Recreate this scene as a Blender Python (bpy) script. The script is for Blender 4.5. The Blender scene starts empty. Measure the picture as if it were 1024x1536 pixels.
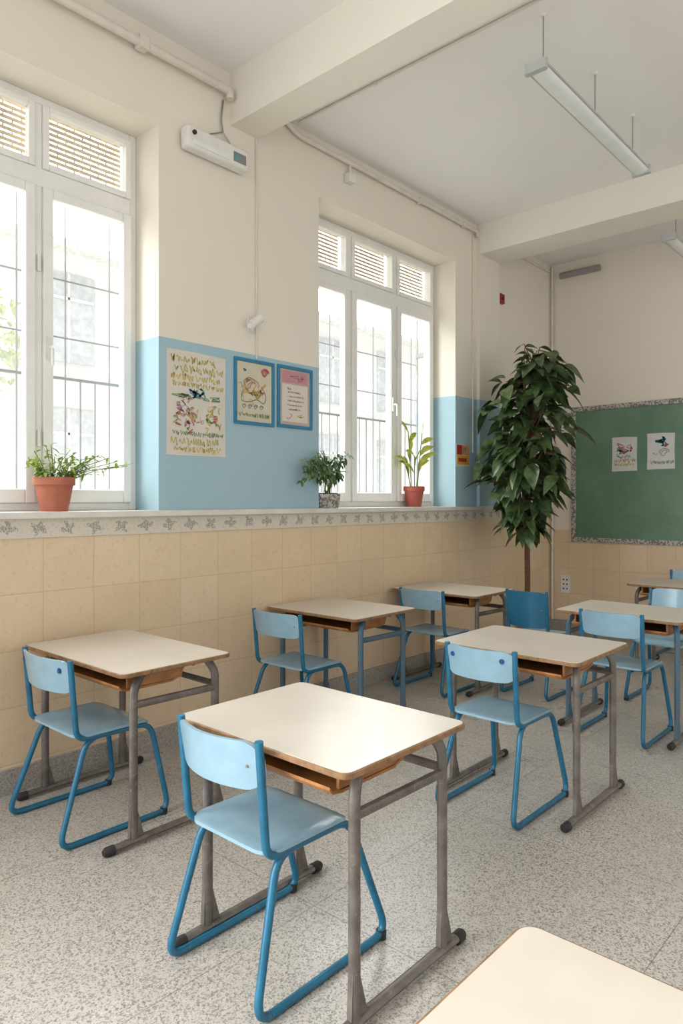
import bpy, bmesh, math, random
from mathutils import Vector, Matrix
random.seed(7)
PI = math.pi
C = bpy.context.scene.collection
scene = bpy.context.scene

# ------------------------------------------------------------------ dimensions
EYE = 1.45
WY = 3.54          # window wall plane
BX = 7.461         # board wall plane
SILL = 1.39
WTOP = 3.65
CEIL = 4.08

# ------------------------------------------------------------------ materials
def lin(c):
    def f(v):
        v /= 255.0
        return v/12.92 if v <= .04045 else ((v+.055)/1.055)**2.4
    return (f(c[0]), f(c[1]), f(c[2]), 1)

class NT:
    def __init__(s, name):
        s.m = bpy.data.materials.new(name); s.m.use_nodes = True
        s.t = s.m.node_tree; s.n = s.t.nodes; s.l = s.t.links
        s.b = s.n['Principled BSDF']
    def node(s, typ, ins=None, **kw):
        n = s.n.new(typ)
        for k, v in kw.items(): setattr(n, k, v)
        if ins:
            for k, v in ins.items(): s.put(n.inputs[k], v)
        return n
    def put(s, sock, v):
        if hasattr(v, 'is_output') or isinstance(v, bpy.types.NodeSocket): s.l.new(v, sock)
        else: sock.default_value = v
    def math(s, op, a, b=0.0, c=None):
        n = s.n.new('ShaderNodeMath'); n.operation = op
        s.put(n.inputs[0], a); s.put(n.inputs[1], b)
        if c is not None: s.put(n.inputs[2], c)
        return n.outputs[0]
    def mix(s, f, a, b, mode='MIX'):
        n = s.n.new('ShaderNodeMixRGB'); n.blend_type = mode
        s.put(n.inputs[0], f); s.put(n.inputs[1], a); s.put(n.inputs[2], b)
        return n.outputs[0]
    def pos(s):
        g = s.n.new('ShaderNodeNewGeometry'); x = s.n.new('ShaderNodeSeparateXYZ')
        s.l.new(g.outputs['Position'], x.inputs[0])
        return g.outputs['Position'], x.outputs[0], x.outputs[1], x.outputs[2]
    def noise(s, scale, detail=3, vec=None, rough=.55):
        n = s.n.new('ShaderNodeTexNoise'); n.inputs['Scale'].default_value = scale
        n.inputs['Detail'].default_value = detail; n.inputs['Roughness'].default_value = rough
        if vec is None:
            tc = s.n.new('ShaderNodeTexCoord'); vec = tc.outputs['Object']
        s.l.new(vec, n.inputs['Vector'])
        return n.outputs[0]
    def bump(s, h, strength=.2, dist=.01):
        n = s.n.new('ShaderNodeBump'); n.inputs['Strength'].default_value = strength
        n.inputs['Distance'].default_value = dist
        s.put(n.inputs['Height'], h); s.l.new(n.outputs[0], s.b.inputs['Normal'])
    def col(s, v): s.put(s.b.inputs['Base Color'], v)
    def rough(s, v): s.put(s.b.inputs['Roughness'], v)

def mat(name, c, rough=.5, metal=0, var=.12, scale=9, bump=0, bscale=60, c2=None, coat=0, chips=None):
    k = NT(name)
    n = k.noise(scale, 4)
    ramp = k.math('MULTIPLY_ADD', n, 2.4, -.7)
    cl = k.node('ShaderNodeClamp', {0: ramp}).outputs[0]
    a = lin(c)
    d = lin(c2) if c2 else (a[0]*(1-var*2), a[1]*(1-var*2), a[2]*(1-var*2), 1)
    e = a if c2 else (min(1, a[0]*(1+var*.5)), min(1, a[1]*(1+var*.5)), min(1, a[2]*(1+var*.5)), 1)
    o = k.mix(cl, d, e)
    if chips:   # worn paint: small chips of another colour
        g = k.math('MULTIPLY', k.math('GREATER_THAN', k.noise(38, 5, rough=.75), .62), .8)
        o = k.mix(g, o, lin(chips))
    k.col(o)
    k.rough(rough); k.b.inputs['Metallic'].default_value = metal
    if coat: k.b.inputs['Coat Weight'].default_value = coat
    if bump: k.bump(k.noise(bscale, 3), bump, .004)
    return k.m

def m_plaster(name, blue=True, cream=(235, 227, 213)):
    k = NT(name)
    p, x, y, z = k.pos()
    n = k.noise(1.3, 5, p)
    base = k.mix(k.math('MULTIPLY', n, .3), lin(cream), lin(tuple(int(v*.88) for v in cream)))
    fine = k.noise(45, 4, p)
    if blue:
        wob = k.math('MULTIPLY', k.math('SUBTRACT', k.noise(3, 2, p), .5), .006)
        m1 = k.math('LESS_THAN', k.math('ADD', z, wob), 2.41)
        m2 = k.math('GREATER_THAN', z, 1.2)
        m3 = k.math('LESS_THAN', x, 6.27)
        m = k.math('MULTIPLY', k.math('MULTIPLY', m1, m2), m3)
        bl = k.mix(k.math('MULTIPLY', n, .6), lin((168, 196, 206)), lin((152, 184, 197)))
        base = k.mix(m, base, bl)
    k.col(base); k.rough(.75)
    k.bump(fine, .12, .004)
    return k.m

def m_tile(name, ax):
    k = NT(name)
    p, x, y, z = k.pos()
    u = x if ax == 'x' else y
    a0 = k.math('DIVIDE', k.math('SUBTRACT', u, 1.654-.279*20), .279)
    b0 = k.math('DIVIDE', k.math('SUBTRACT', z, .14-.28*4), .28)
    fa = k.math('FRACT', a0); fb = k.math('FRACT', b0)
    ea = k.math('MINIMUM', fa, k.math('SUBTRACT', 1, fa)); eb = k.math('MINIMUM', fb, k.math('SUBTRACT', 1, fb))
    e = k.math('MINIMUM', ea, eb)
    line = k.math('LESS_THAN', e, .007)
    cell = k.node('ShaderNodeCombineXYZ', {0: k.math('FLOOR', a0), 1: k.math('FLOOR', b0)}).outputs[0]
    wn = k.node('ShaderNodeTexWhiteNoise', {'Vector': cell}).outputs[0]
    n = k.noise(7, 6, p, .7); n2 = k.noise(40, 3, p)
    f = k.math('MULTIPLY_ADD', wn, .35, k.math('MULTIPLY_ADD', n, .9, -.25))
    f = k.node('ShaderNodeClamp', {0: f}).outputs[0]
    c = k.mix(f, lin((228, 206, 174)), lin((213, 186, 151)))
    c = k.mix(k.math('MULTIPLY', k.math('GREATER_THAN', n2, .62), .24), c, lin((192, 166, 130)))
    c = k.mix(k.math('MULTIPLY', line, .42), c, lin((170, 140, 106)))
    k.col(c); k.rough(.33)
    k.bump(k.math('MINIMUM', k.math('MULTIPLY', e, 40), 1), .2, .004)
    return k.m

def m_border():
    k = NT('border_tile')
    p, x, y, z = k.pos()
    q0 = k.math('DIVIDE', x, .155)
    fx = k.math('FRACT', q0)
    wn = k.node('ShaderNodeTexWhiteNoise', {'W': k.math('FLOOR', q0)}, noise_dimensions='1D').outputs[0]
    dx = k.math('MULTIPLY', k.math('SUBTRACT', fx, .5), .155)
    dz = k.math('SUBTRACT', z, 1.307)
    ang = k.math('ADD', k.math('ARCTAN2', dz, dx), k.math('MULTIPLY', wn, 3))
    r = k.math('SQRT', k.math('ADD', k.math('MULTIPLY', k.math('MULTIPLY', dx, dx), .6), k.math('MULTIPLY', dz, dz)))
    lobe = k.math('MULTIPLY_ADD', k.math('COSINE', k.math('MULTIPLY', ang, 4)), .008, .028)
    lobe = k.math('ADD', lobe, k.math('MULTIPLY_ADD', k.noise(45, 4, p), .07, -.035))
    inside = k.math('LESS_THAN', r, lobe)
    nz = k.math('GREATER_THAN', k.noise(150, 3, p), .46)
    m = k.math('MULTIPLY', inside, nz)
    fine = k.math('GREATER_THAN', k.noise(60, 4, p), .58)
    c = k.mix(k.math('MULTIPLY', fine, .35), lin((214, 206, 190)), lin((176, 165, 148)))
    c = k.mix(k.math('MULTIPLY', m, .7), c, lin((116, 114, 112)))
    k.col(c); k.rough(.35)
    return k.m

def m_terrazzo(name, dark=False):
    k = NT(name)
    p, x, y, z = k.pos()
    nn = k.node('ShaderNodeTexNoise', {'Vector': p, 'Scale': 130.0}).outputs[1]
    pv = k.node('ShaderNodeVectorMath', {0: k.node('ShaderNodeVectorMath', {0: nn, 3: .011}, operation='SCALE').outputs[0], 1: p}, operation='ADD').outputs[0]
    def layer(scale, lo):
        v = k.node('ShaderNodeTexVoronoi', {'Vector': pv, 'Scale': scale})
        s = k.node('ShaderNodeSeparateColor', {0: v.outputs['Color']})
        return k.math('GREATER_THAN', s.outputs[0], lo), s.outputs[1]
    m1, r1 = layer(195, .70); m2, r2 = layer(320, .58)
    base = k.mix(k.noise(1.2, 4, p), lin((192, 186, 176)), lin((174, 168, 159)))
    dk = k.mix(r1, lin((92, 88, 84)), lin((146, 140, 132)))
    dk2 = k.mix(r2, lin((128, 122, 114)), lin((208, 203, 194)))
    c = k.mix(k.math('MULTIPLY', m2, .7), base, dk2)
    c = k.mix(k.math('MULTIPLY', m1, .78), c, dk)
    if not dark:
        fx = k.math('FRACT', k.math('ADD', x, .2)); fy = k.math('FRACT', k.math('ADD', y, .25))
        ln = k.math('MAXIMUM', k.math('LESS_THAN', fx, .004), k.math('LESS_THAN', fy, .004))
        c = k.mix(k.math('MULTIPLY', ln, .55), c, lin((86, 80, 74)))
        k.rough(k.math('MULTIPLY_ADD', k.noise(3, 4, p), .2, .2))
    else:
        c = k.mix(.3, c, lin((140, 132, 122))); k.rough(.35)
    k.col(c)
    return k.m

def m_mosaic():
    k = NT('mosaic_frame')
    p, x, y, z = k.pos()
    v = k.node('ShaderNodeTexVoronoi', {'Vector': p, 'Scale': 80.0})
    s = k.node('ShaderNodeSeparateColor', {0: v.outputs['Color']})
    c = k.mix(k.math('GREATER_THAN', s.outputs[0], .5), lin((190, 184, 175)), lin((118, 114, 110)))
    k.col(c); k.rough(.4)
    return k.m

def m_board():
    k = NT('chalkboard_green')
    p, x, y, z = k.pos()
    n = k.noise(2.2, 6, p, .7)
    c = k.mix(k.node('ShaderNodeClamp', {0: k.math('MULTIPLY_ADD', n, 2.2, -.7)}).outputs[0], lin((90, 124, 100)), lin((118, 148, 124)))
    k.col(c); k.rough(.45)
    return k.m

def m_glass():
    m = bpy.data.materials.new('window_glass'); m.use_nodes = True
    t = m.node_tree; t.nodes.clear()
    o = t.nodes.new('ShaderNodeOutputMaterial'); mx = t.nodes.new('ShaderNodeMixShader')
    tr = t.nodes.new('ShaderNodeBsdfTransparent'); gl = t.nodes.new('ShaderNodeBsdfGlossy')
    tr.inputs[0].default_value = (.96, .98, .98, 1); gl.inputs['Roughness'].default_value = .03
    mx.inputs[0].default_value = .05
    t.links.new(tr.outputs[0], mx.inputs[1]); t.links.new(gl.outputs[0], mx.inputs[2]); t.links.new(mx.outputs[0], o.inputs[0])
    return m

def m_leaf(name, c1, c2, rough=.4):
    k = NT(name)
    n = k.noise(14, 2)
    c = k.mix(k.node('ShaderNodeClamp', {0: k.math('MULTIPLY_ADD', n, 3, -1)}).outputs[0], lin(c1), lin(c2))
    k.col(c); k.rough(rough)
    return k.m

M = dict(
    plaster=m_plaster('plaster_window_wall'), plain=m_plaster('plaster_plain', False, (235, 226, 211)),
    ceiling=m_plaster('ceiling_paint', False, (238, 236, 232)), beam=m_plaster('beam_paint', False, (237, 231, 219)),
    tile_x=m_tile('wall_tile_window_side', 'x'), tile_y=m_tile('wall_tile_board_side', 'y'), border=m_border(),
    floor=m_terrazzo('terrazzo'), skirting=m_terrazzo('skirting_terrazzo', True), mosaic=m_mosaic(), board=m_board(), glass=m_glass(),
    sill=mat('sill_marble', (224, 220, 212), .35, var=.08, scale=6),
    frame=mat('window_paint', (238, 237, 232), .4, var=.03),
    bars=mat('outdoor_bars', (138, 136, 137), .6),
    shutter=mat('lattice_screen', (226, 204, 174), .8),
    laminate=mat('desk_laminate', (207, 198, 185), .28, var=.05, scale=3, c2=(195, 185, 171)),
    edge=mat('desk_edge_wood', (148, 112, 76), .5, var=.25, scale=24, chips=(96, 72, 52)),
    ply=mat('plywood', (178, 122, 66), .42, var=.2, scale=14, c2=(138, 90, 48)),
    grey=mat('worn_grey_metal', (120, 114, 108), .42, .25, var=.2, scale=18, c2=(92, 85, 78), chips=(140, 126, 110)),
    rubber=mat('black_rubber', (38, 36, 36), .6),
    tube=mat('blue_tube_paint', (26, 104, 136), .3, var=.14, scale=16, chips=(70, 110, 128)),
    tubeold=mat('worn_blue_paint', (32, 102, 130), .4, c2=(96, 98, 100), scale=22, chips=(130, 116, 100)),
    seat=mat('light_blue_laminate', (142, 176, 194), .24, var=.1, scale=5, coat=.2),
    seatdark=mat('mid_blue_laminate', (44, 108, 140), .3, var=.07, scale=5),
    dot=mat('screw_cap_blue', (24, 66, 130), .3),
    white=mat('white_plastic', (230, 228, 222), .4, var=.04),
    pipe=mat('painted_pipe', (222, 214, 201), .5, var=.06),
    greyp=mat('grey_plastic', (150, 148, 146), .5),
    alu=mat('lamp_aluminium', (186, 190, 189), .35, .1, var=.04),
    red=mat('red_plastic', (150, 24, 30), .4),
    metal=mat('brushed_metal', (170, 170, 170), .3, .8),
    diffuser=mat('lamp_diffuser', (232, 236, 234), .2, var=.03),
    terra=mat('terracotta', (180, 106, 82), .7, var=.12, scale=12),
    terra2=mat('terracotta_red', (174, 86, 72), .6, var=.12, scale=12),
    soil=mat('soil', (58, 42, 32), .9, var=.4, scale=60, bump=.6),
    trunk=mat('bark', (112, 78, 50), .8, var=.3, scale=30, bump=.5),
    leaf_d=m_leaf('dark_ficus_leaf', (44, 62, 36), (86, 108, 64), .28),
    leaf_l=m_leaf('light_green_leaf', (120, 152, 62), (176, 194, 100)),
    leaf_y=m_leaf('yellow_green_leaf', (140, 162, 60), (208, 200, 88)),
    leaf_m=m_leaf('mid_green_leaf', (66, 98, 56), (106, 136, 80)),
    leaf_o=m_leaf('outdoor_leaf', (170, 178, 150), (205, 210, 180)),
    stem=mat('green_stem', (110, 130, 60), .6),
    paper=mat('paper', (218, 212, 199), .8, var=.04, scale=5),
    paper_y=mat('yellowed_paper', (212, 204, 180), .8, var=.06, scale=5),
    paper_p=mat('pinkish_paper', (196, 178, 171), .8, var=.08, scale=12),
    paper_w=mat('white_paper', (214, 214, 211), .8, var=.03),
    pframe=mat('blue_card_frame', (50, 126, 162), .6, var=.06),
    pink=mat('faded_pink_print', (176, 150, 148), .8, var=.25, scale=25),
    outwall=mat('outdoor_render', (236, 235, 232), .9, var=.03),
    outdark=mat('outdoor_window', (210, 212, 214), .6), outledge=mat('outdoor_ledge', (222, 221, 219), .8), ground=mat('yard_ground', (218, 216, 210), .9),
)
INK = {n: mat('crayon_'+n, c, .8, var=.08) for n, c in dict(
    olive=(198, 186, 104), teal=(92, 152, 160), red=(190, 110, 96), orange=(206, 158, 108), brown=(150, 126, 106),
    green=(134, 162, 108), blue=(96, 132, 172), grey=(136, 132, 128), purple=(146, 118, 150), yellow=(220, 196, 108), pink=(202, 144, 148)).items()}
INK['strong_red'] = mat('printed_red', (176, 44, 40), .7, var=.06)
INK['strong_yellow'] = mat('printed_yellow', (220, 170, 40), .7, var=.06)

# ------------------------------------------------------------------ mesh helpers
def add_box(bm, x0, x1, y0, y1, z0, z1):
    v = [bm.verts.new(p) for p in ((x0,y0,z0),(x1,y0,z0),(x1,y1,z0),(x0,y1,z0),(x0,y0,z1),(x1,y0,z1),(x1,y1,z1),(x0,y1,z1))]
    for f in ((0,3,2,1),(4,5,6,7),(0,1,5,4),(1,2,6,5),(2,3,7,6),(3,0,4,7)): bm.faces.new([v[i] for i in f])

def fillet(pts, r, n=5, closed=False):
    pts = [Vector(p) for p in pts]; out = []; N = len(pts)
    for i, p in enumerate(pts):
        if not closed and i in (0, N-1): out.append(p); continue
        a = pts[i-1]-p; b = pts[(i+1) % N]-p
        t = min(r, a.length*.49, b.length*.49)
        p0 = p+a.normalized()*t; p2 = p+b.normalized()*t
        for k in range(n+1):
            s = k/n; out.append(p0*(1-s)**2+p*2*s*(1-s)+p2*s*s)
    return out

def add_tube(bm, pts, r, seg=10, closed=False, radii=None, flat=None):
    pts = [Vector(p) for p in pts]; N = len(pts); rings = []
    prev = None
    for i, p in enumerate(pts):
        if closed: t = pts[(i+1) % N]-pts[i-1]
        else: t = pts[min(i+1, N-1)]-pts[max(i-1, 0)]
        t.normalize()
        if prev is None:
            u = t.cross(Vector((0,0,1)))
            if u.length < .05: u = t.cross(Vector((0,1,0)))
        else: u = prev-t*prev.dot(t)
        u.normalize(); prev = u; w = t.cross(u)
        rr = radii[i] if radii else r
        fu, fw = flat if flat else (1, 1)
        rings.append([bm.verts.new(p+u*math.cos(2*PI*k/seg)*rr*fu+w*math.sin(2*PI*k/seg)*rr*fw) for k in range(seg)])
    M_ = N if closed else N-1
    for i in range(M_):
        a = rings[i]; b = rings[(i+1) % N]
        for k in range(seg): bm.faces.new((a[k], a[(k+1) % seg], b[(k+1) % seg], b[k]))
    if not closed:
        bm.faces.new(rings[0][::-1]); bm.faces.new(rings[-1])

def add_lathe(bm, prof, seg=28, c=(0,0,0)):
    rings = [[bm.verts.new((c[0]+r*math.cos(2*PI*k/seg), c[1]+r*math.sin(2*PI*k/seg), c[2]+z)) for k in range(seg)] for r, z in prof]
    for a, b in zip(rings, rings[1:]):
        for k in range(seg): bm.faces.new((a[k], a[(k+1) % seg], b[(k+1) % seg], b[k]))
    bm.faces.new(rings[0][::-1]); bm.faces.new(rings[-1])

def rrect(w, d, r, n=6, cx=0, cy=0):
    out = []
    for sx, sy, a0 in ((1,1,0),(-1,1,PI/2),(-1,-1,PI),(1,-1,3*PI/2)):
        for k in range(n+1):
            a = a0+PI/2*k/n
            out.append((cx+sx*(w/2-r)+r*math.cos(a), cy+sy*(d/2-r)+r*math.sin(a)))
    return out

def add_prism(bm, ol, z0, z1, zf=None, bev=0):
    cx = sum(p[0] for p in ol)/len(ol); cy = sum(p[1] for p in ol)/len(ol)
    def ring(s, z): return [bm.verts.new((x-(bev*s)*(1 if x > cx else -1), y-(bev*s)*(1 if y > cy else -1), z)) for x, y in ol]
    rs = [ring(1, z0), ring(0, z0+bev), ring(0, z1-bev), ring(1, z1)] if bev else [ring(0, z0), ring(0, z1)]
    n = len(ol)
    for a, b in zip(rs, rs[1:]):
        for k in range(n): bm.faces.new((a[k], a[(k+1) % n], b[(k+1) % n], b[k]))
    bm.faces.new(rs[0][::-1]); bm.faces.new(rs[-1])

def obj(name, bm, m, parent=None, smooth=True, bevel=0, loc=None):
    me = bpy.data.meshes.new(name)
    bmesh.ops.recalc_face_normals(bm, faces=bm.faces[:])
    bm.to_mesh(me); bm.free()
    o = bpy.data.objects.new(name, me); C.objects.link(o)
    me.materials.append(m)
    if smooth:
        for p in me.polygons: p.use_smooth = True
        try: me.set_sharp_from_angle(angle=math.radians(38))
        except Exception: pass
    if bevel:
        b = o.modifiers.new('bevel', 'BEVEL'); b.width = bevel; b.segments = 2; b.limit_method = 'ANGLE'
    if parent: o.parent = parent
    if loc: o.location = loc
    return o

def tag(o, label, cat, group=None):
    o['label'] = label; o['category'] = cat
    if group: o['group'] = group
    return o

def thing(name, label, cat, loc=(0,0,0), rz=0, group=None):
    o = bpy.data.objects.new(name, None); C.objects.link(o)
    o.empty_display_size = .1
    o.location = loc; o.rotation_euler = (0, 0, rz)
    return tag(o, label, cat, group)

def boxes(*bs):
    bm = bmesh.new()
    for b in bs: add_box(bm, *b)
    return bm

def tube1(pts, r, seg=10, **kw):
    bm = bmesh.new(); add_tube(bm, pts, r, seg, **kw); return bm

def struct(name, bm, m, parent=None, bevel=0):
    o = obj(name, bm, m, parent, smooth=False, bevel=bevel)
    if not parent: o['kind'] = 'structure'
    return o

# ------------------------------------------------------------------ the room
X0, X1 = -1.6, BX+.15
YB = WY+.35
W1 = (.53, 2.339); W2 = (3.689, 5.501)
struct('floor', boxes((X0, X1, -3.6, YB, -.12, 0)), M['floor'])
struct('ceiling', boxes((X0, 2.95, -3.6, YB, 4.18, 4.34), (2.95, X1, -3.6, YB, CEIL, 4.34)), M['ceiling'])
struct('wall_window_lower', boxes((X0, X1, WY, YB, 0, 1.355)), M['tile_x'])
struct('wall_window', boxes((X0, W1[0], WY, YB, SILL, WTOP), (W1[1], W2[0], WY, YB, SILL, WTOP), (W2[1], X1, WY, YB, SILL, WTOP),
                            (X0, X1, WY, YB, WTOP, 4.18), (5.87, 6.25, WY-.035, WY, SILL, CEIL)), M['plaster'])
struct('wall_board', boxes((BX, X1, -3.6, WY, 1.12, 4.08)), M['plain'])
struct('wall_board_lower', boxes((BX-.012, X1, -3.6, WY, 0, 1.12)), M['tile_y'])
struct('baseboard_window', boxes((X0, BX-.03, WY-.018, WY, 0, .125)), M['skirting'])
struct('baseboard_board', boxes((BX-.03, BX-.012, -3.6, WY, 0, .125)), M['skirting'])
struct('trim_1', boxes((X0, 6.3, WY-.008, WY, 1.258, 1.355)), M['border'])
struct('trim_2', boxes((X0, 6.3, WY-.045, WY, 1.355, SILL), (X0, X1, WY, YB, 1.355, SILL)), M['sill'], bevel=.005)
struct('trim_3', boxes((2.87, 3.10, -3.6, WY, 3.85, 4.18)), M['beam'])
struct('trim_4', boxes((5.875, 6.25, -3.6, WY, 3.80, CEIL)), M['beam'])

def make_window(n, x0, x1):
    root = bpy.data.objects.new('window_%d' % n, None); C.objects.link(root); root['kind'] = 'structure'
    root.location = (x0, WY+.27, SILL)
    w = x1-x0; H = WTOP-SILL; s = w/3
    t = .045
    bs = [(0, t, -.03, .05, 0, H), (w-t, w, -.03, .05, 0, H), (t, w-t, -.03, .05, H-t, H), (t, w-t, -.03, .05, 0, t), (t, w-t, -.04, .05, 1.765, 1.865)]
    for i in (1, 2): bs.append((s*i-.022, s*i+.022, -.035, .05, t, H-t))
    obj('window_frame', boxes(*bs), M['frame'], root, smooth=False, bevel=.006)
    for i in range(3):
        a = s*i+(t if i == 0 else .022); b = s*(i+1)-(t if i == 2 else .022)
        q = .055
        z0, z1 = t, 1.765
        sh = obj('sash', boxes((a, a+q, -.055, .0, z0, z1), (b-q, b, -.055, .0, z0, z1), (a+q, b-q, -.055, .0, z0, z0+q+.02), (a+q, b-q, -.055, .0, z1-q, z1)), M['frame'], root, smooth=False, bevel=.007)
        obj('pane', boxes((a+q, b-q, -.03, -.025, z0+q+.02, z1-q)), M['glass'], sh, smooth=False)
        z0, z1 = 1.865, H-t; q = .035
        sh = obj('transom_sash', boxes((a, a+q, -.05, .0, z0, z1), (b-q, b, -.05, .0, z0, z1), (a+q, b-q, -.05, .0, z0, z0+q), (a+q, b-q, -.05, .0, z1-q, z1)), M['frame'], root, smooth=False, bevel=.005)
        obj('pane', boxes((a+q, b-q, -.03, -.025, z0+q, z1-q)), M['glass'], sh, smooth=False)
        bm = bmesh.new(); z = z0+.01; r = 0
        while z < z1-.01:
            add_box(bm, a+.005, b-.005, .062, .067, z, z+.019)
            x = a+.03+(.05 if r % 2 else 0)
            while x < b-.01:
                add_box(bm, x, x+.008, .063, .066, z+.019, z+.030); x += .10
            z += .030; r += 1
        obj('lattice_screen', bm, M['shutter'], root, smooth=False)
    hx = s*2+(.05 if n == 1 else -.05)
    bm = boxes((hx-.014, hx+.014, -.066, -.055, .83, .95))
    add_tube(bm, fillet([(hx, -.06, .89), (hx, -.1, .89), (hx, -.1, .79)], .02), .009)
    obj('window_handle', bm, M['white'], root)
    for z in (.35, 1.3): obj('hinge', tube1([(s*2, -.045, z), (s*2, -.045, z+.09)], .011), M['white'], root)
    return root
make_window(1, *W1); make_window(2, *W2)

def window_guard(x0, x1, label):
    root = thing('window_guard', label, 'window bars', (x0, WY+.47, SILL))
    w = x1-x0
    bm = bmesh.new()
    for z, hh in ((.04, .006), (.78, .008), (1.02, .004), (1.36, .004)): add_box(bm, -.06, w+.06, -.004, .004, z-hh, z+hh)
    for x in (-.05, w+.05): add_box(bm, x-.01, x+.01, -.008, .008, 0, 1.85)
    for z in (.02, 1.43):
        add_box(bm, -.06, -.03, -.13, 0, z, z+.04); add_box(bm, w+.03, w+.06, -.13, 0, z, z+.04)
    obj('rail', bm, M['bars'], root, smooth=False)
    n = 19
    for i in range(n):
        x = (i+.5)*w/n
        obj('bar', tube1([(x, 0, .04), (x, 0, .78 if i % 3 else 1.82)], .0055, 6), M['bars'], root)
window_guard(W1[0], W1[1], 'thin grey metal bars outside the large left window')
window_guard(W2[0], W2[1], 'thin grey metal bars outside the far window')

# ------------------------------------------------------------------ outdoors
root = thing('building', 'pale building facade with grey windows seen outdoors through the windows', 'building', (4, 13, -3))
obj('wall', boxes((-14, 26, 0, 1, 0, 9.5)), M['outwall'], root, smooth=False)
for i in range(15):
    for zz in (1.2, 4.5, 7.1):
        x = -13+i*2.5
        wd = obj('window', boxes((x, x+1.1, -.04, 0, zz, zz+1.7)), M['outdark'], root, smooth=False)
        obj('window_bar', boxes((x+.53, x+.57, -.06, -.04, zz, zz+1.7), (x+.04, x+1.06, -.06, -.04, zz+1.2, zz+1.25)), M['outwall'], wd, smooth=False)
for zz in (3.6, 6.8, 9.2): obj('ledge', boxes((-14, 26, -.35, 0, zz, zz+.14)), M['outledge'], root, smooth=False)
struct('floor_yard', boxes((-14, 30, YB, 14, -3.2, -3)), M['ground'])
def leaf(bm, p, d, up, L, W, droop=.3, n=4, fold=.15):
    d = d.normalized(); side = d.cross(up)
    if side.length < 1e-3: side = d.cross(Vector((1, 0, 0)))
    side.normalize(); nn = side.cross(d)
    prof = [0, .75, 1.0, .72, .0] if n == 4 else [math.sin(PI*min(1, (i/n)**.8)) for i in range(n+1)]
    last = None
    for i in range(n+1):
        t = i/n
        c = p+d*L*t+Vector((0, 0, -1))*droop*L*t*t
        hw = W/2*max(prof[i], .04)
        a = bm.verts.new(c-side*hw+nn*fold*hw*2); m = bm.verts.new(c); b = bm.verts.new(c+side*hw+nn*fold*hw*2)
        if last:
            bm.faces.new((last[0], last[1], m, a)); bm.faces.new((last[1], last[2], b, m))
        last = (a, m, b)
rnd = random.Random(3)
def rv(r=rnd):
    v = Vector((r.gauss(0,1), r.gauss(0,1), r.gauss(0,1))); return v.normalized()
root = thing('tree', 'pale leafy tree outdoors seen through the left window', 'tree', (3.1, 9.5, -3))
obj('trunk', tube1([(0,0,0), (.1,0,2.2), (0,.1,5.4)], .12, radii=[.16,.12,.05]), M['trunk'], root)
bm = bmesh.new()
for i in range(800):
    v = rv(); q = rnd.random()**.5; p = Vector((v.x*1.0*q, v.y*1.0*q, v.z*1.3*q+6.6))
    leaf(bm, p, rv(), Vector((0,0,1)), .2, .1)
obj('foliage', bm, M['leaf_o'], root, smooth=False)

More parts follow.
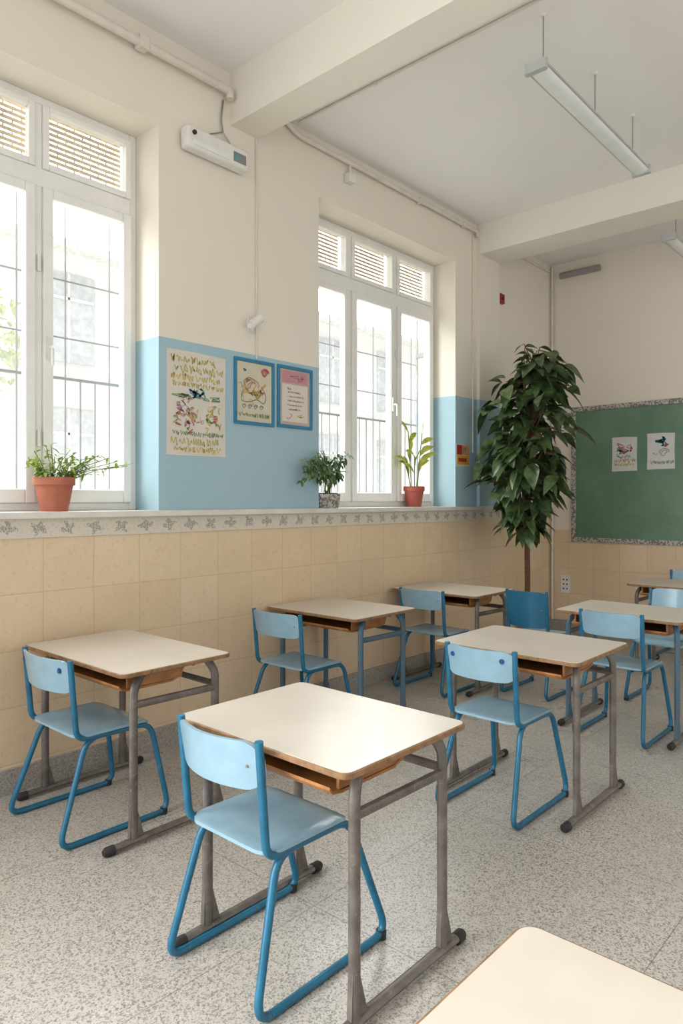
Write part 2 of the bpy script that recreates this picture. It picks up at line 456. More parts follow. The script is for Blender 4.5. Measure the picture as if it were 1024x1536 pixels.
# ------------------------------------------------------------------ desks
def make_desk(label, cx, cy, w=.76, dp=.59, rz=0, blue_legs=False):
    t = thing('school_desk', label, 'desk', (cx, cy, 0), rz, 'school desks in the classroom')
    Z = .74
    bm = bmesh.new(); add_prism(bm, rrect(dp, w, .034), Z-.018, Z-.001, bev=.002)
    obj('edge_band', bm, M['edge'], t)
    bm = bmesh.new(); add_prism(bm, rrect(dp-.012, w-.012, .029), Z-.006, Z+.0005)
    obj('desktop', bm, M['laminate'], t)
    sy = w/2-.10; x0, x1 = -dp/2+.045, dp/2-.2
    bm = bmesh.new()
    prof = [(x0, Z-.072), (x0+.012, Z-.086), (x0+.05, Z-.092), (x1-.06, Z-.090), (x1-.02, Z-.074), (x1, Z-.028)]
    th = .009
    up = [[bm.verts.new((x, y, z)) for x, z in prof] for y in (-sy, sy)]
    lo = [[bm.verts.new((x+(.0 if i < 4 else .006), y, z-th)) for i, (x, z) in enumerate(prof)] for y in (-sy, sy)]
    for i in range(len(prof)-1):
        bm.faces.new((up[0][i], up[0][i+1], up[1][i+1], up[1][i])); bm.faces.new((lo[0][i], lo[1][i], lo[1][i+1], lo[0][i+1]))
        for s in (0, 1): bm.faces.new((up[s][i], lo[s][i], lo[s][i+1], up[s][i+1]))
    for e in (0, -1): bm.faces.new((up[0][e], up[1][e], lo[1][e], lo[0][e]))
    obj('book_tray', bm, M['ply'], t)
    for s in (-1, 1):
        ys = s*(sy-.012)
        obj('tray_bracket', boxes((x0+.04, x1-.01, min(ys, ys+s*.01), max(ys, ys+s*.01), Z-.089, Z-.018)), M['ply'], t, smooth=False)
    gm = M['tubeold'] if blue_legs else M['grey']
    py = w/2-.055
    for s in (-1, 1):
        y = s*py
        fr = obj('foot_runner', tube1(fillet([(-.325, y, .022), (-.2, y, .025), (.2, y, .025), (.335, y, .022)], .05), .018, 10, flat=(1, .8)), M['grey'], t)
        for e in (-1, 1):
            x = .335 if e > 0 else -.325
            obj('rubber_foot', tube1([(x-.035*e, y, .02), (x, y, .02), (x+.012*e, y, .018)], .02, 12, radii=[.02, .02, .013]), M['rubber'], fr)
        for x in (-.2, .225):
            bm = bmesh.new()
            pts = [(x, y, .03), (x, y, .66), (x+(.06 if x < 0 else -.02), y-s*.03, Z-.033)]
            add_tube(bm, fillet(pts, .06), .0165, 10, flat=(1.15, .95))
            v = [bm.verts.new(q) for q in ((x-.022, y-.009, .04), (x+.045, y-.009, .04), (x+.012, y-.009, .16), (x-.016, y-.009, .17), (x-.022, y+.009, .04), (x+.045, y+.009, .04), (x+.012, y+.009, .16), (x-.016, y+.009, .17))]
            for f in ((0,1,2,3),(7,6,5,4),(0,4,5,1),(1,5,6,2),(2,6,7,3),(3,7,4,0)): bm.faces.new([v[i] for i in f])
            obj('leg', bm, gm, t)
        obj('side_rail', tube1([(-.2, y, .59), (.225, y, .585)], .013, 8, flat=(1, 1.3)), gm, t)
    obj('cross_bar', tube1([(.225, -py, .60), (.225, py, .60)], .015, 8), gm, t)
    for x in (.12, .225): obj('top_bar', tube1([(x, -py+.02, Z-.032), (x, py-.02, Z-.032)], .012, 8), gm, t)
    return t

make_desk('cream topped school desk standing closest to the camera in full view', 1.648, 1.58, .76, .59)
make_desk('cream topped school desk by the tiled wall under the large left window', 1.805, 3.015, .91, .57)
make_desk('cream topped school desk with rusty grey legs in the middle right', 3.25, 1.65, .76, .61)
make_desk('cream topped desk against tiled wall with blue legs between two blue chairs', 3.46, 3.12, .80, .62, blue_legs=True)
make_desk('cream topped desk against the wall beneath the far window', 4.79, 3.11, .80, .60)
make_desk('wide cream desk cut off at the right edge, in front of the far chairs', 4.62, 1.64, .78, .60, blue_legs=True)
make_desk('small distant cream desk below the green chalkboard', 6.36, 1.82, .76, .60)
make_desk('rounded desk corner filling the bottom right corner of the photo', .79, .185, .76, .60)

# ------------------------------------------------------------------ chairs
def make_chair(label, cx, cy, rz=0, w=.36, caps=False, bh=.145, zc=.702, bmat='seat', fx=.265, bx=-.265):
    t = thing('school_chair', label, 'chair', (cx, cy, 0), rz, 'blue school chairs')
    hw = w/2
    bm = bmesh.new(); ol = rrect(.37, w+.02, .06, 6, .01, 0)
    def sz(x, y):
        return .452-.012*math.cos(min(1, abs(y)/hw)*PI/2)*math.cos(max(-1, min(1, x/.2))*PI/2)-(.022*((x-.12)/.075)**2 if x > .12 else 0)
    for top in (1, 0):
        rings = []
        for s in (1, .93, .75, .5, .25):
            rings.append([bm.verts.new((.01+(x-.01)*s, y*s, sz(.01+(x-.01)*s, y*s)-(0 if top else .014)-(.003 if s == 1 and top else 0))) for x, y in ol])
        for a, b in zip(rings, rings[1:]):
            for k in range(len(ol)): bm.faces.new((a[k], a[(k+1) % len(ol)], b[(k+1) % len(ol)], b[k]))
        bm.faces.new(rings[-1])
        if top: rt = rings[0]
        else: rb = rings[0]
    for k in range(len(ol)): bm.faces.new((rt[k], rt[(k+1) % len(ol)], rb[(k+1) % len(ol)], rb[k]))
    obj('seat', bm, M['seat'], t)
    def bp(u, v, off):
        cu = 1-(u/hw)**2
        return (-.193-.048*cu-v*.17+off, u, zc+v)
    bm = bmesh.new(); NU, NV = 24, 8; cr = .058; W2_ = hw+.012; H2 = bh/2
    def warp(i, j):
        u = -W2_*math.cos(PI*i/NU)
        lim = H2
        e = W2_-abs(u)
        if e < cr: lim = H2-cr+math.sqrt(max(0, cr*cr-(cr-e)**2))
        lim = max(lim, H2-cr+.004)
        return u, -lim+2*lim*j/NV
    F = [[bm.verts.new(bp(*warp(i, j), .006)) for j in range(NV+1)] for i in range(NU+1)]
    Bk = [[bm.verts.new(bp(*warp(i, j), -.006)) for j in range(NV+1)] for i in range(NU+1)]
    for i in range(NU):
        for j in range(NV):
            bm.faces.new((F[i][j], F[i+1][j], F[i+1][j+1], F[i][j+1])); bm.faces.new((Bk[i][j], Bk[i][j+1], Bk[i+1][j+1], Bk[i+1][j]))
        for j in (0, NV): bm.faces.new((F[i][j], F[i+1][j], Bk[i+1][j], Bk[i][j]))
    for j in range(NV):
        for i in (0, NU): bm.faces.new((F[i][j], F[i][j+1], Bk[i][j+1], Bk[i][j]))
    bk = obj('backrest', bm, M[bmat], t)
    if caps:
        for u in (-hw+.045, hw-.045):
            c = Vector(bp(u, .028, -.005)); cp = obj('screw_cap', tube1([c, c+Vector((-.006, 0, 0))], .0115, 12), M['dot'], bk)
            cp['label'] = 'dark blue round cap'
    else:
        for u in (-hw+.03, hw-.03):
            c = Vector(bp(u, .0, -.005)); obj('rivet', tube1([c, c+Vector((-.003, 0, 0))], .005, 8), M['metal'], bk)
    r = .0128; f = .21*w/.36
    for s in (-1, 1):
        obj('side_frame', tube1(fillet([(-.12, s*hw*.95, .425), (bx, s*f, r), (fx, s*f, r), (.195, s*hw*.95, .422)], .065, 6, True), r, 10, closed=True), M['tube'], t)
        obj('back_upright', tube1(fillet([(-.045, s*hw*.97, .428), (-.17, s*(hw+.002), .432), (-.2-(zc+bh/2-.775)*.17, s*(hw+.004), zc+bh/2)], .05, 6), r, 10), M['tube'], t)
        obj('rubber_foot', tube1([(fx-.03, s*f, .0), (fx-.027, s*f, .028)], .0175, 10), M['rubber'], t)
    for x in (-.08, .14): obj('cross_bar', tube1([(x, -hw*.93, .424), (x, hw*.93, .424)], r*.9, 8), M['tube'], t)
    return t

make_chair('light blue chair pushed under the closest desk, nearest the camera', 1.505, 1.668, fx=.34, bx=-.235)
make_chair('light blue chair at the far left under the desk by the tiled wall', 1.63, 3.03, w=.42, caps=True)
make_chair('light blue chair with two dark blue dots on its back, at middle right desk', 3.03, 1.69, w=.345, caps=True, fx=.29)
make_chair('light blue chair at the desk with blue legs against the tiled wall', 3.10, 3.14, w=.40)
make_chair('light blue chair at the farthest desk along the tiled window wall', 4.56, 3.11, w=.38)
make_chair('light blue chair cut off at the right edge, before the wide desk', 4.44, 1.63)
make_chair('light blue chair turned towards the camera behind the wide right desk', 5.40, 1.66, PI)
make_chair('distant light blue chair behind the small desk below the chalkboard', 7.02, 2.0, PI)
make_chair('chair with taller mid blue back standing in front of the leafy plant trunk', 4.98, 2.46, 0, w=.31, bh=.27, zc=.645, bmat='seatdark')

# ------------------------------------------------------------------ large plant
px_, py_ = 5.97, 3.06
t = thing('potted_ficus', 'tall dark green leafy plant on bare trunk in the corner by the chalkboard', 'potted plant', (px_, py_, 0))
bm = bmesh.new(); add_lathe(bm, [(.10, 0), (.135, .22), (.15, .225), (.15, .26), (.13, .26), (.125, .22)]); obj('pot', bm, M['terra'], t)
bm = bmesh.new(); add_lathe(bm, [(.124, .21), (.122, .225)]); obj('soil', bm, M['soil'], t)
obj('trunk', tube1(fillet([(-.02, 0, .22), (.0, 0, .7), (-.03, -.01, 1.0), (-.08, -.04, 1.2), (-.12, -.08, 1.9), (-.04, -.1, 2.6)], .2), .026, 8), M['trunk'], t)
prof = [(0, .10), (.06, .17), (.15, .24), (.3, .32), (.42, .36), (.55, .36), (.7, .34), (.84, .32), (.92, .24), (1, .10)]
def rad(h):
    for (a, ra), (b, rb) in zip(prof, prof[1:]):
        if h <= b: return ra+(rb-ra)*(h-a)/(b-a)
    return .08
R = random.Random(11)
bm = bmesh.new(); bmb = bmesh.new()
def axis(h): return Vector((-.20+.16*h, -.05-.05*h, 1.17+1.58*h))
YM = .34
clusters = []
for i in range(56):
    h = (i+.5)/56*.98; a = i*2.399+R.uniform(-.5, .5); r = rad(h)*R.uniform(.45, 1.15)
    c = axis(h); e = c+Vector((math.cos(a)*r, math.sin(a)*r, .04))
    if e.y > YM-.08: e.y = YM-.08
    add_tube(bmb, [axis(max(0, h-.12)), (c+e)/2+Vector((0,0,.05)), e], .006, 5, radii=[.01, .007, .004])
    clusters.append((c, e, a))
def putleaf(p, d, L, W, droop):
    d = d.normalized()
    if p.y+d.y*L > YM: d.y = min(d.y, max(-.3, (YM-p.y)/L))
    if p.y > YM: p.y = YM
    leaf(bm, p, d, Vector((R.gauss(0,.4), R.gauss(0,.4), 1)), L, W, droop=droop, n=6)
for c, e, a in clusters:
    for j in range(R.choice((8, 9, 11))):
        s = R.uniform(.4, 1.06); p = c+(e-c)*s+Vector((R.gauss(0,.04), R.gauss(0,.04), R.gauss(0,.03)))
        aa = a+R.gauss(0, 1.0)
        d = Vector((math.cos(aa), math.sin(aa), R.uniform(-1.1, .35)))
        L = R.uniform(.14, .22); putleaf(p, d, L, L*R.uniform(.52, .68), R.uniform(.2, .5))
for q in range(7):
    b = axis(1)+Vector((R.uniform(-.12, .08), R.uniform(-.1, .1), -.08)); e = b+Vector((R.uniform(-.14, .14), R.uniform(-.1, .1), R.uniform(.08, .2)))
    add_tube(bmb, [b, e], .004, 5)
    for j in range(4): putleaf(e-(e-b)*j*.25, Vector((R.gauss(0,1), R.gauss(0,1), .1)), .13, .045, .5)
obj('branches', bmb, M['trunk'], t); obj('foliage', bm, M['leaf_d'], t)

# ------------------------------------------------------------------ sill plants
def pot(t, r, h, m):
    bm = bmesh.new()
    add_lathe(bm, [(r*.66, 0), (r*.90, h*.76), (r, h*.77), (r, h), (r*.88, h), (r*.86, h*.86)]); obj('pot', bm, m, t)
    bm = bmesh.new(); add_lathe(bm, [(r*.85, h*.84), (r*.84, h*.87)]); obj('soil', bm, M['soil'], t)
R = random.Random(5)
t = thing('potted_plant', 'terracotta pot with bushy light green plant on the left window sill', 'potted plant', (1.75, 3.62, SILL))
pot(t, .105, .18, M['terra'])
bm = bmesh.new(); bs = bmesh.new()
for i in range(40):
    a = R.uniform(0, 2*PI); L = R.uniform(.07, .24); d = Vector((math.cos(a)*1.1+.05, math.sin(a)*.5-.1, R.uniform(.5, 2.8))).normalized()
    p0 = Vector((math.cos(a)*.05, math.sin(a)*.04, .15)); p1 = p0+d*L; p1.z -= .01
    if i < 7: p1 = p0+Vector((.42-.05*i, -.05+.01*i, .10+.014*i))
    add_tube(bs, [p0, (p0+p1)/2+Vector((0,0,.02)), p1], .0022, 5)
    for j in range(11):
        q = p0+(p1-p0)*(.25+.75*j/10); leaf(bm, q, Vector((R.gauss(0,1), R.gauss(0,.8), R.gauss(.3,.6))), Vector((0,0,1)), R.uniform(.028, .052), .019, n=4)
obj('stems', bs, M['stem'], t); obj('foliage', bm, M['leaf_l'], t)

t = thing('potted_plant', 'small reddish pot with long yellow green leaves on the far window sill', 'potted plant', (5.05, 3.68, SILL))
pot(t, .095, .18, M['terra2'])
bm = bmesh.new(); bs = bmesh.new()
for i in range(5):
    a = i*2*PI/5+R.uniform(-.3, .3); h = R.uniform(.2, .52)
    p0 = Vector((math.cos(a)*.03, math.sin(a)*.03, .16)); p1 = p0+Vector((math.cos(a)*.05, math.sin(a)*.04, h))
    add_tube(bs, [p0, p1], .004, 6)
    for j in range(4):
        b = a+R.uniform(-1.3, 1.3)
        leaf(bm, p0+(p1-p0)*(.45+.17*j), Vector((math.cos(b)*.9, math.sin(b)*.3-.1, R.uniform(.4, 1.2))), Vector((0,-1,.6)), R.uniform(.19, .28), .05, droop=.4, n=6)
obj('stems', bs, M['stem'], t); obj('foliage', bm, M['leaf_y'], t)

t = thing('potted_plant', 'small patterned glass bowl with trailing fern on the sill beside framed drawings', 'potted plant', (3.80, 3.575, SILL))
bm = bmesh.new(); ol = [rrect(.17, .12, .03), rrect(.19, .14, .035), rrect(.20, .15, .035), rrect(.20, .15, .035), rrect(.18, .13, .03)]
rs = [[bm.verts.new((x, y, z)) for x, y in o_] for o_, z in zip(ol, (0, .02, .09, .105, .1))]
for a, b in zip(rs, rs[1:]):
    for k in range(len(a)): bm.faces.new((a[k], a[(k+1) % len(a)], b[(k+1) % len(a)], b[k]))
bm.faces.new(rs[0]); bm.faces.new(rs[-1])
obj('bowl', bm, M['mosaic'], t)
bm = bmesh.new(); add_prism(bm, rrect(.17, .12, .03), .1, .112); obj('soil', bm, M['soil'], t)
bm = bmesh.new(); bs = bmesh.new()
for i in range(26):
    left = i % 4 != 0
    rch = R.uniform(.08, .36) if left else R.uniform(-.08, .02)
    p0 = Vector((R.uniform(-.03, .03), R.uniform(-.04, .0), .11)); p1 = p0+Vector((-rch, -R.uniform(.07, .15), R.uniform(.06, .28)))
    mid = (p0+p1)/2+Vector((0, -.05, .14))
    path = [p0*(1-s)**2+mid*2*s*(1-s)+p1*s*s for s in [k/8 for k in range(9)]]
    add_tube(bs, path, .0022, 5)
    for j, q in enumerate(path[3:]):
        for sgn in (-1, 1):
            leaf(bm, q, Vector((-rch*2+R.gauss(0,.4), min(.1, sgn*.7), .0+sgn*.5+R.gauss(0,.5))), Vector((0,-.6,1)), R.uniform(.04, .065), .026)
obj('stems', bs, M['stem'], t); obj('foliage', bm, M['leaf_m'], t)

# ------------------------------------------------------------------ pictures. local x right, z up, front towards -y
def ribbon(bm, pts, w, y):
    n = len(pts); L = []
    for i in range(n):
        a = Vector(pts[max(0, i-1)]); b = Vector(pts[min(n-1, i+1)]); d = b-a
        if d.length < 1e-6: d = Vector((1, 0))
        d.normalize(); q = Vector((-d.y, d.x))*w/2; p = Vector(pts[i])
        L.append((bm.verts.new((p.x-q.x, y, p.y-q.y)), bm.verts.new((p.x+q.x, y, p.y+q.y))))
    for a, b in zip(L, L[1:]): bm.faces.new((a[0], a[1], b[1], b[0]))
def smooth_path(pts, n=6):
    P = [Vector(p) for p in pts]; P = [P[0]]+P+[P[-1]]; out = []
    for i in range(1, len(P)-2):
        for k in range(n):
            s = k/n; a, b, c, d = P[i-1:i+3]
            q = .5*((2*b)+(c-a)*s+(2*a-5*b+4*c-d)*s*s+(3*b-a-3*c+d)*s**3); out.append((q.x, q.y))
    out.append(tuple(P[-2])); return out
def glyph(R, cx, cz, w, h, n=5):
    return smooth_path([(cx+R.uniform(-w/2, w/2), cz+R.uniform(-h/2, h/2)) for _ in range(n)])
def loops(R, cx, cz, r, n=30):
    return [(cx+r*(1+.3*math.sin(3.1*a))*math.cos(a)*(1-a/16), cz+r*math.sin(a*1.05)*(1-a/16)) for a in [i*9/n for i in range(n+1)]]
def writing(R, c, x0, x1, z, h, sw):
    # loose illegible childish scrawl: linked humps, hooks and small loops
    S = []; x = x0
    while x < x1-h*.4:
        w = h*R.uniform(.5, 1.1); pts = [(x, z+R.uniform(-.4, .4)*h)]; n = R.choice((3, 4, 5))
        for i in range(n): pts.append((x+w*(i+R.uniform(.2, .9))/n, z+((-1)**i)*h*R.uniform(.15, .55)))
        pts.append((x+w*R.uniform(.5, 1), z+R.uniform(-.3, .3)*h))
        S.append((c, smooth_path(pts, 5), sw*R.uniform(.7, 1.2))); x += w+h*.2
    return S
def picture(name, label, loc, w, h, rz=0, frame=None, paper='paper', cat='picture', strokes=(), blocks=()):
    t = thing(name, label, cat, loc, rz)
    yf = -.004
    if frame:
        b = .022
        obj('frame', boxes((-w/2, w/2, -.014, 0, 0, b), (-w/2, w/2, -.014, 0, h-b, h), (-w/2, -w/2+b, -.014, 0, b, h-b), (w/2-b, w/2, -.014, 0, b, h-b)), M[frame], t, smooth=False, bevel=.003)
        obj('paper', boxes((-w/2+b, w/2-b, -.004, 0, b, h-b)), M[paper], t, smooth=False)
    else:
        bm = bmesh.new(); add_prism(bm, [(-w/2, 0), (w/2-.012, .004), (w/2, .0), (w/2-.004, h*.5), (w/2, h-.008), (0, h), (-w/2+.003, h-.003), (-w/2+.004, h*.4)], 0, .003)
        bmesh.ops.rotate(bm, verts=bm.verts[:], matrix=Matrix.Rotation(PI/2, 3, 'X'))
        obj('paper', bm, M[paper], t, smooth=False)
    for j, (c, x0, x1, z0, z1) in enumerate(blocks):
        obj('printed_patch', boxes((x0, x1, yf-.0006-.0002*j, yf+.003, z0, z1)), INK.get(c) or M[c], t, smooth=False)
    by = {}
    for c, pts, sw in strokes: by.setdefault(c, []).append((pts, sw))
    i = 0
    for c, lst in by.items():
        bm = bmesh.new(); y = yf-.0014-.0003*i; i += 1
        for pts, sw in lst: ribbon(bm, pts, sw, y)
        obj('drawing', bm, INK[c], t, smooth=False)
    return t

R = random.Random(21)
S = writing(R, 'olive', -.19, .16, .580, .045, .006)+writing(R, 'olive', -.17, .19, .525, .05, .006)+writing(R, 'yellow', -.19, .19, .475, .045, .006)+writing(R, 'olive', -.18, .19, .43, .035, .004)
S += [('teal', glyph(R, .0+R.uniform(-.045, .045), .375+R.uniform(-.025, .025), .06, .04), .009) for _ in range(9)]
S += [('green', glyph(R, R.uniform(-.16, .15), .36, .09, .03), .005) for _ in range(7)]
for k in range(50):
    c = R.choice(['red', 'orange', 'purple', 'pink', 'yellow', 'grey', 'pink', 'green', 'orange', 'olive', 'yellow'])
    S.append((c, glyph(R, R.uniform(-.18, .17), .235+R.gauss(0, .05), .05, .05, R.choice((3, 4))), R.choice((.003, .005, .008))))
for x in (-.14, -.04, .13): S += [('brown', loops(R, x, .30+R.uniform(-.02, .02), .012), .003), ('orange', glyph(R, x, .235, .04, .05, 5), .008), ('red', glyph(R, x, .25, .04, .03, 4), .006)]
S += writing(R, 'green', -.18, .19, .135, .03, .004)+writing(R, 'olive', -.19, .19, .085, .05, .006)+writing(R, 'yellow', -.17, .17, .04, .035, .005)
picture('childrens_drawing', 'large unframed paper with colourful crayon scribbles on the blue wall', (2.61, WY, 1.717), .44, .635, strokes=S, cat='drawing')
S = [('orange', loops(R, -.03, .25, .06), .010), ('grey', loops(R, -.05, .27, .045), .005), ('grey', loops(R, -.06, .29, .012), .006), ('brown', loops(R, .03, .20, .03), .005), ('grey', smooth_path([(-.1, .22), (-.11, .16), (-.05, .15), (.02, .17), (.08, .15), (.1, .2), (.06, .26)]), .006),
     ('orange', smooth_path([(-.02, .22), (.04, .19), (.06, .24), (.1, .28)]), .014), ('red', loops(R, .09, .355, .028), .014), ('pink', loops(R, .09, .355, .014), .008), ('teal', glyph(R, -.08, .35, .05, .03), .005)]
for x in (-.09, -.04, .01, .06): S += [('grey', loops(R, x, .12, .016), .004), ('orange', glyph(R, x, .2+R.uniform(-.02, .05), .06, .05, 5), .007)]
S += writing(R, 'green', -.13, .13, .065, .028, .004)+[('olive', glyph(R, R.uniform(-.12, .1), R.uniform(.13, .34), .06, .05), .004) for _ in range(8)]
picture('framed_drawing', 'blue framed drawing of a round figure with red rosette, left of the framed pair', (3.07, WY, 1.944), .348, .432, frame='pframe', paper='paper_y', strokes=S, cat='drawing')
S = []
for i in range(5): S += writing(R, R.choice(['brown', 'grey', 'orange', 'pink']), -.09+R.uniform(-.01, .03), R.uniform(.05, .10), .25-.03*i, .014, .0022)
S += [('pink', glyph(R, -.06, .085, .08, .04), .006), ('yellow', glyph(R, .05, .085, .08, .04), .006), ('orange', glyph(R, -.05, .275, .06, .02), .006), ('grey', glyph(R, .0, .355, .2, .05, 8), .004), ('red', glyph(R, .06, .35, .06, .04, 5), .006)]
picture('framed_drawing', 'blue framed sheet with pinkish border and pale centre, right of the framed pair', (3.444, WY, 1.95), .338, .43, frame='pframe', paper='paper_p', strokes=S, blocks=[('paper', -.125, .125, .045, .305), ('pink', -.125, .125, .315, .395)], cat='drawing')
picture('small_poster', 'small red and yellow notice on blue wall right of the far window', (5.625, WY, 1.76), .22, .21, strokes=[('brown', loops(R, .02, .15, .03), .008)], blocks=[('strong_yellow', -.1, .1, .02, .105), ('strong_red', -.105, -.02, .11, .2), ('orange', -.02, .1, .11, .2), ('strong_red', -.08, .06, .045, .08)], cat='notice')

# ------------------------------------------------------------------ chalkboard
t = thing('chalkboard', 'long green chalkboard with speckled mosaic frame on the end wall', 'chalkboard', (BX, 3.29, .994), -PI/2)
bw, bh = 3.4, 1.47
obj('board_surface', boxes((.05, bw-.05, -.02, 0, .05, bh-.05)), M['board'], t, smooth=False)
obj('frame', boxes((0, bw, -.03, 0, 0, .05), (0, bw, -.03, 0, bh-.05, bh), (0, .05, -.03, 0, .05, bh-.05), (bw-.05, bw, -.03, 0, .05, bh-.05)), M['mosaic'], t, smooth=False, bevel=.003)
obj('panel_seam', boxes((.85, .852, -.0205, -.019, .05, bh-.05)), M['board'], t, smooth=False)
R = random.Random(8)
S = [(R.choice(['red', 'pink', 'red', 'teal']), glyph(R, R.uniform(-.04, .05), R.uniform(.2, .30), .1, .06), .010) for _ in range(9)]
S += [('teal', glyph(R, -.03, .16, .14, .05), .007), ('grey', loops(R, .03, .14, .03), .005)]+writing(R, 'orange', -.1, .11, .11, .04, .006)+writing(R, 'yellow', -.1, .11, .07, .03, .005)
picture('childrens_drawing', 'paper with red and orange scribbles pinned left on the chalkboard', (BX-.0205, 2.715, 1.75), .26, .36, -PI/2, paper='paper_w', strokes=S, cat='drawing')
S = [(R.choice(['blue', 'teal', 'teal']), glyph(R, R.uniform(-.02, .06), R.uniform(.25, .31), .09, .05), .012) for _ in range(8)]
S += [('grey', loops(R, .03, .17, .045), .006), ('red', loops(R, .05, .24, .016), .01), ('grey', glyph(R, -.05, .14, .06, .08), .004)]+writing(R, 'green', -.1, .11, .07, .04, .005)
picture('childrens_drawing', 'paper with blue and green scribbles pinned right on the chalkboard', (BX-.0205, 2.352, 1.76), .27, .37, -PI/2, paper='paper_w', strokes=S, cat='drawing')

# ------------------------------------------------------------------ lamps
def strip_light(label, x0, x1, y, z, cables):
    t = thing('strip_light', label, 'ceiling light', ((x0+x1)/2, y, z))
    L = x1-x0; h = L/2
    def prismx(sec, a0, a1, m, name):
        bm = bmesh.new()
        r0 = [bm.verts.new((a0, a, b)) for a, b in sec]; r1 = [bm.verts.new((a1, a, b)) for a, b in sec]
        for k in range(len(sec)): bm.faces.new((r0[k], r0[(k+1) % len(sec)], r1[(k+1) % len(sec)], r1[k]))
        bm.faces.new(r0); bm.faces.new(r1[::-1])
        return obj(name, bm, m, t)
    prismx([(-.058, 0), (-.058, .010), (-.03, .020), (.03, .020), (.058, .010), (.058, 0)], -h, h, M['alu'], 'housing')
    prismx([(-.052, 0), (-.050, -.010), (-.04, -.020), (-.02, -.026), (.02, -.026), (.04, -.020), (.050, -.010), (.052, 0)], -h+.015, h-.015, M['diffuser'], 'diffuser')
    for s in (-1, 1): obj('edge_rail', boxes((-h, h, min(s*.051, s*.060), max(s*.051, s*.060), -.006, .004)), M['alu'], t, smooth=False)
    for e in (-1, 1):
        bm = bmesh.new(); add_prism(bm, rrect(.035, .126, .014, 4, e*(h+.003), 0), -.030, .024)
        obj('end_cap', bm, M['alu'], t)
    for cx in cables:
        cb = obj('cable', tube1([(cx-(x0+x1)/2, 0, .018), (cx-(x0+x1)/2, 0, CEIL-z)], .003, 6), M['greyp'], t)
        bm = bmesh.new(); add_lathe(bm, [(.012, 0), (.022, .012)], 12, (cx-(x0+x1)/2, 0, CEIL-z-.012)); obj('ceiling_rose', bm, M['white'], cb)
    return t
strip_light('long strip light hanging on thin cables from the ceiling', 3.48, 5.07, 1.733, 3.76, (3.56, 4.26, 4.90))
strip_light('second strip light cut off at the upper right edge near chalkboard', 6.40, 7.3, 1.96, 3.72, (6.6, 7.15))

t = thing('wall_tube_light', 'short grey tube light high on end wall above the chalkboard', 'wall light', (BX, 3.185, 3.93), -PI/2)
obj('tube_cover', tube1([(-.22, -.05, 0), (.22, -.05, 0)], .035, 14), M['greyp'], t)
obj('mount', boxes((-.2, .2, -.03, 0, -.02, .02)), M['white'], t, smooth=False)

t = thing('emergency_light', 'white emergency light box mounted high on the wall between windows', 'emergency light', (2.715, WY, 3.55))
obj('housing', boxes((-.235, .235, -.09, -.012, 0, .13)), M['white'], t, bevel=.014)
obj('lens', boxes((-.2, .08, -.094, -.088, .02, .05)), M['diffuser'], t, smooth=False)
pl = obj('label_plate', boxes((.11, .21, -.093, -.088, .03, .09)), INK['grey'], t, smooth=False); pl['label'] = 'small grey and teal printed plate'
obj('printed_patch', boxes((.12, .15, -.0945, -.0925, .04, .08)), INK['teal'], pl, smooth=False)
obj('sensor', tube1([(-.19, -.088, .09), (-.19, -.1, .09)], .014, 12), M['rubber'], t)
bm = boxes((-.1, .18, -.012, 0, .02, .14), (-.08, .16, -.05, 0, .128, .14))
for a in (-.08, .16): add_tube(bm, [(a, -.03, .135), (.08, -.02, .22)], .005, 6)
obj('bracket', bm, M['metal'], t)
obj('cable', tube1(fillet([(.08, -.02, .22), (.07, -.015, .3), (.09, -.012, .43)], .03), .006, 6), M['metal'], t)

t = thing('motion_sensor', 'small white motion sensor on the wall above the framed drawings', 'sensor', (3.035, WY, 2.61))
obj('base', boxes((-.025, .025, -.012, 0, -.06, .04)), M['white'], t, bevel=.004)
obj('arm', tube1([(0, -.01, 0), (-.005, -.05, -.005)], .012, 8), M['greyp'], t)
obj('head', tube1([(-.05, -.06, -.03), (-.045, -.06, -.03), (.04, -.06, .035), (.045, -.06, .04)], .03, 12, radii=[.02, .03, .03, .02]), M['white'], t)

t = thing('alarm_box', 'small dark red alarm box high on wall near beam', 'alarm', (6.31, WY, 3.42))
obj('body', boxes((-.045, .045, -.035, 0, 0, .095)), M['red'], t, bevel=.006)
obj('button', tube1([(0, -.034, .048), (0, -.04, .048)], .018, 12), M['rubber'], t)
t = thing('power_outlet', 'small white power outlet low on tiled end wall below chalkboard', 'outlet', (BX-.012, 3.36, .42), -PI/2)
obj('plate', boxes((-.055, .055, -.012, 0, 0, .2)), M['white'], t, bevel=.004)
for z in (.05, .1, .15):
    for x in (-.02, .02): obj('socket_hole', tube1([(x, -.0115, z), (x, -.0135, z)], .009, 10), M['rubber'], t)

def pipe(name, label, pts, r, fil=.05, m='pipe', cat='pipe', clips=()):
    t = thing(name, label, cat, pts[0])
    o = Vector(pts[0]); obj('tube', tube1([p-o for p in fillet(pts, fil)], r, 10), M[m], t)
    for c in clips:
        bm = bmesh.new(); c = Vector(c)-o; add_box(bm, c.x-r*1.2, c.x+r*1.2, c.y-r*1.3, c.y+r*1.3, c.z-r*1.4, c.z+r*1.4); obj('clip', bm, M[m], t, bevel=r*.3)
pipe('heating_pipe', 'thick painted pipe along ceiling above the left window ending at beam', [(X0, WY-.05, 4.03), (2.83, WY-.05, 4.03), (2.83, WY-.05, 3.98)], .026, clips=[(1.2, WY-.05, 4.03), (2.2, WY-.05, 4.03)])
pipe('conduit', 'painted conduit along top of wall above the far window', [(3.32, WY-.03, 4.06), (3.45, WY-.03, 4.0), (5.84, WY-.03, 4.0), (5.84, WY-.03, 3.95)], .017, clips=[(4.9, WY-.03, 4.0), (5.6, WY-.03, 4.0)])
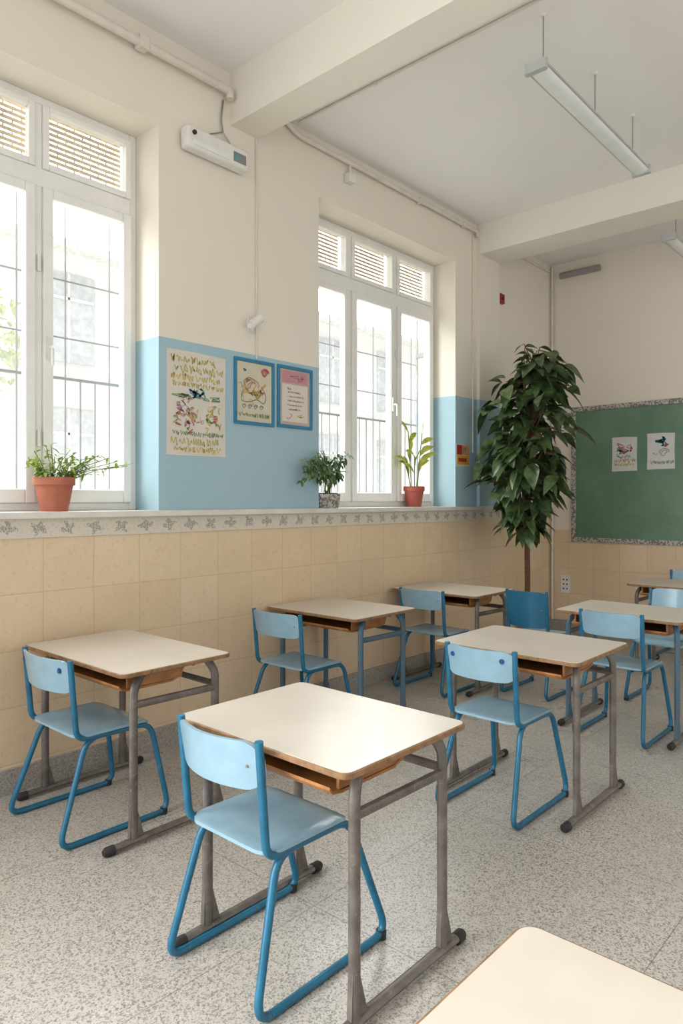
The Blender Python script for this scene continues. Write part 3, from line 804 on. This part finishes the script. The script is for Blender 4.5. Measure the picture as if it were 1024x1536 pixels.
pipe('conduit', 'thin conduit running across ceiling beside the near beam', [(3.43, WY-.06, CEIL-.009), (3.43, -3.4, CEIL-.009)], .009, clips=[(3.43, 2.8, CEIL-.009), (3.43, 1.2, CEIL-.009)])
pipe('conduit', 'thin vertical conduit down the wall to the framed drawings', [(3.085, WY-.006, 3.85), (3.085, WY-.006, 2.385)], .006)
pipe('conduit', 'thin vertical conduit on wall right of the far window', [(5.79, WY-.007, 3.98), (5.79, WY-.007, 1.9)], .007)
pipe('conduit', 'vertical conduit down the room corner beside chalkboard', [(BX-.03, WY-.03, 4.05), (BX-.03, WY-.03, .12)], .013)
pipe('conduit', 'thin conduit along wall top between far beam and corner', [(6.27, WY-.012, 4.0), (BX-.05, WY-.012, 4.0)], .010)
t = thing('junction_box', 'small white junction box hanging from conduit above the far window', 'junction box', (4.0, WY, 3.85))
obj('box', boxes((-.035, .035, -.06, 0, 0, .07)), M['white'], t, bevel=.006)
obj('stub', tube1([(0, -.03, .07), (0, -.03, .13)], .01, 8), M['white'], t)

# ------------------------------------------------------------------ light
w = bpy.data.worlds.new('world'); scene.world = w; w.use_nodes = True
t = w.node_tree; t.nodes.clear()
o = t.nodes.new('ShaderNodeOutputWorld'); bg = t.nodes.new('ShaderNodeBackground'); tc = t.nodes.new('ShaderNodeTexCoord')
sp = t.nodes.new('ShaderNodeSeparateXYZ'); mr = t.nodes.new('ShaderNodeMapRange')
ad = t.nodes.new('ShaderNodeMath'); ad.operation = 'MULTIPLY_ADD'; ad.inputs[1].default_value = .6
t.links.new(tc.outputs['Generated'], sp.inputs[0]); t.links.new(sp.outputs[2], ad.inputs[0]); t.links.new(sp.outputs[1], ad.inputs[2]); t.links.new(ad.outputs[0], mr.inputs[0])
mr.inputs[1].default_value = -.1; mr.inputs[2].default_value = .45; mr.inputs[3].default_value = .98; mr.inputs[4].default_value = 9.0
bg.inputs[0].default_value = (.99, .99, .99, 1)
t.links.new(mr.outputs[0], bg.inputs[1]); t.links.new(bg.outputs[0], o.inputs[0])

cam = bpy.data.cameras.new('camera'); co = bpy.data.objects.new('camera', cam); C.objects.link(co)
co.location = (0, 0, EYE); co.rotation_euler = (PI/2, 0, math.radians(-48.03))
cam.sensor_width = 36; cam.sensor_fit = 'AUTO'; cam.lens = 1054/1536*36; cam.shift_y = -18/1536; cam.clip_start = .02
scene.camera = co
scene.view_settings.view_transform = 'Standard'
scene.view_settings.exposure = 0.12
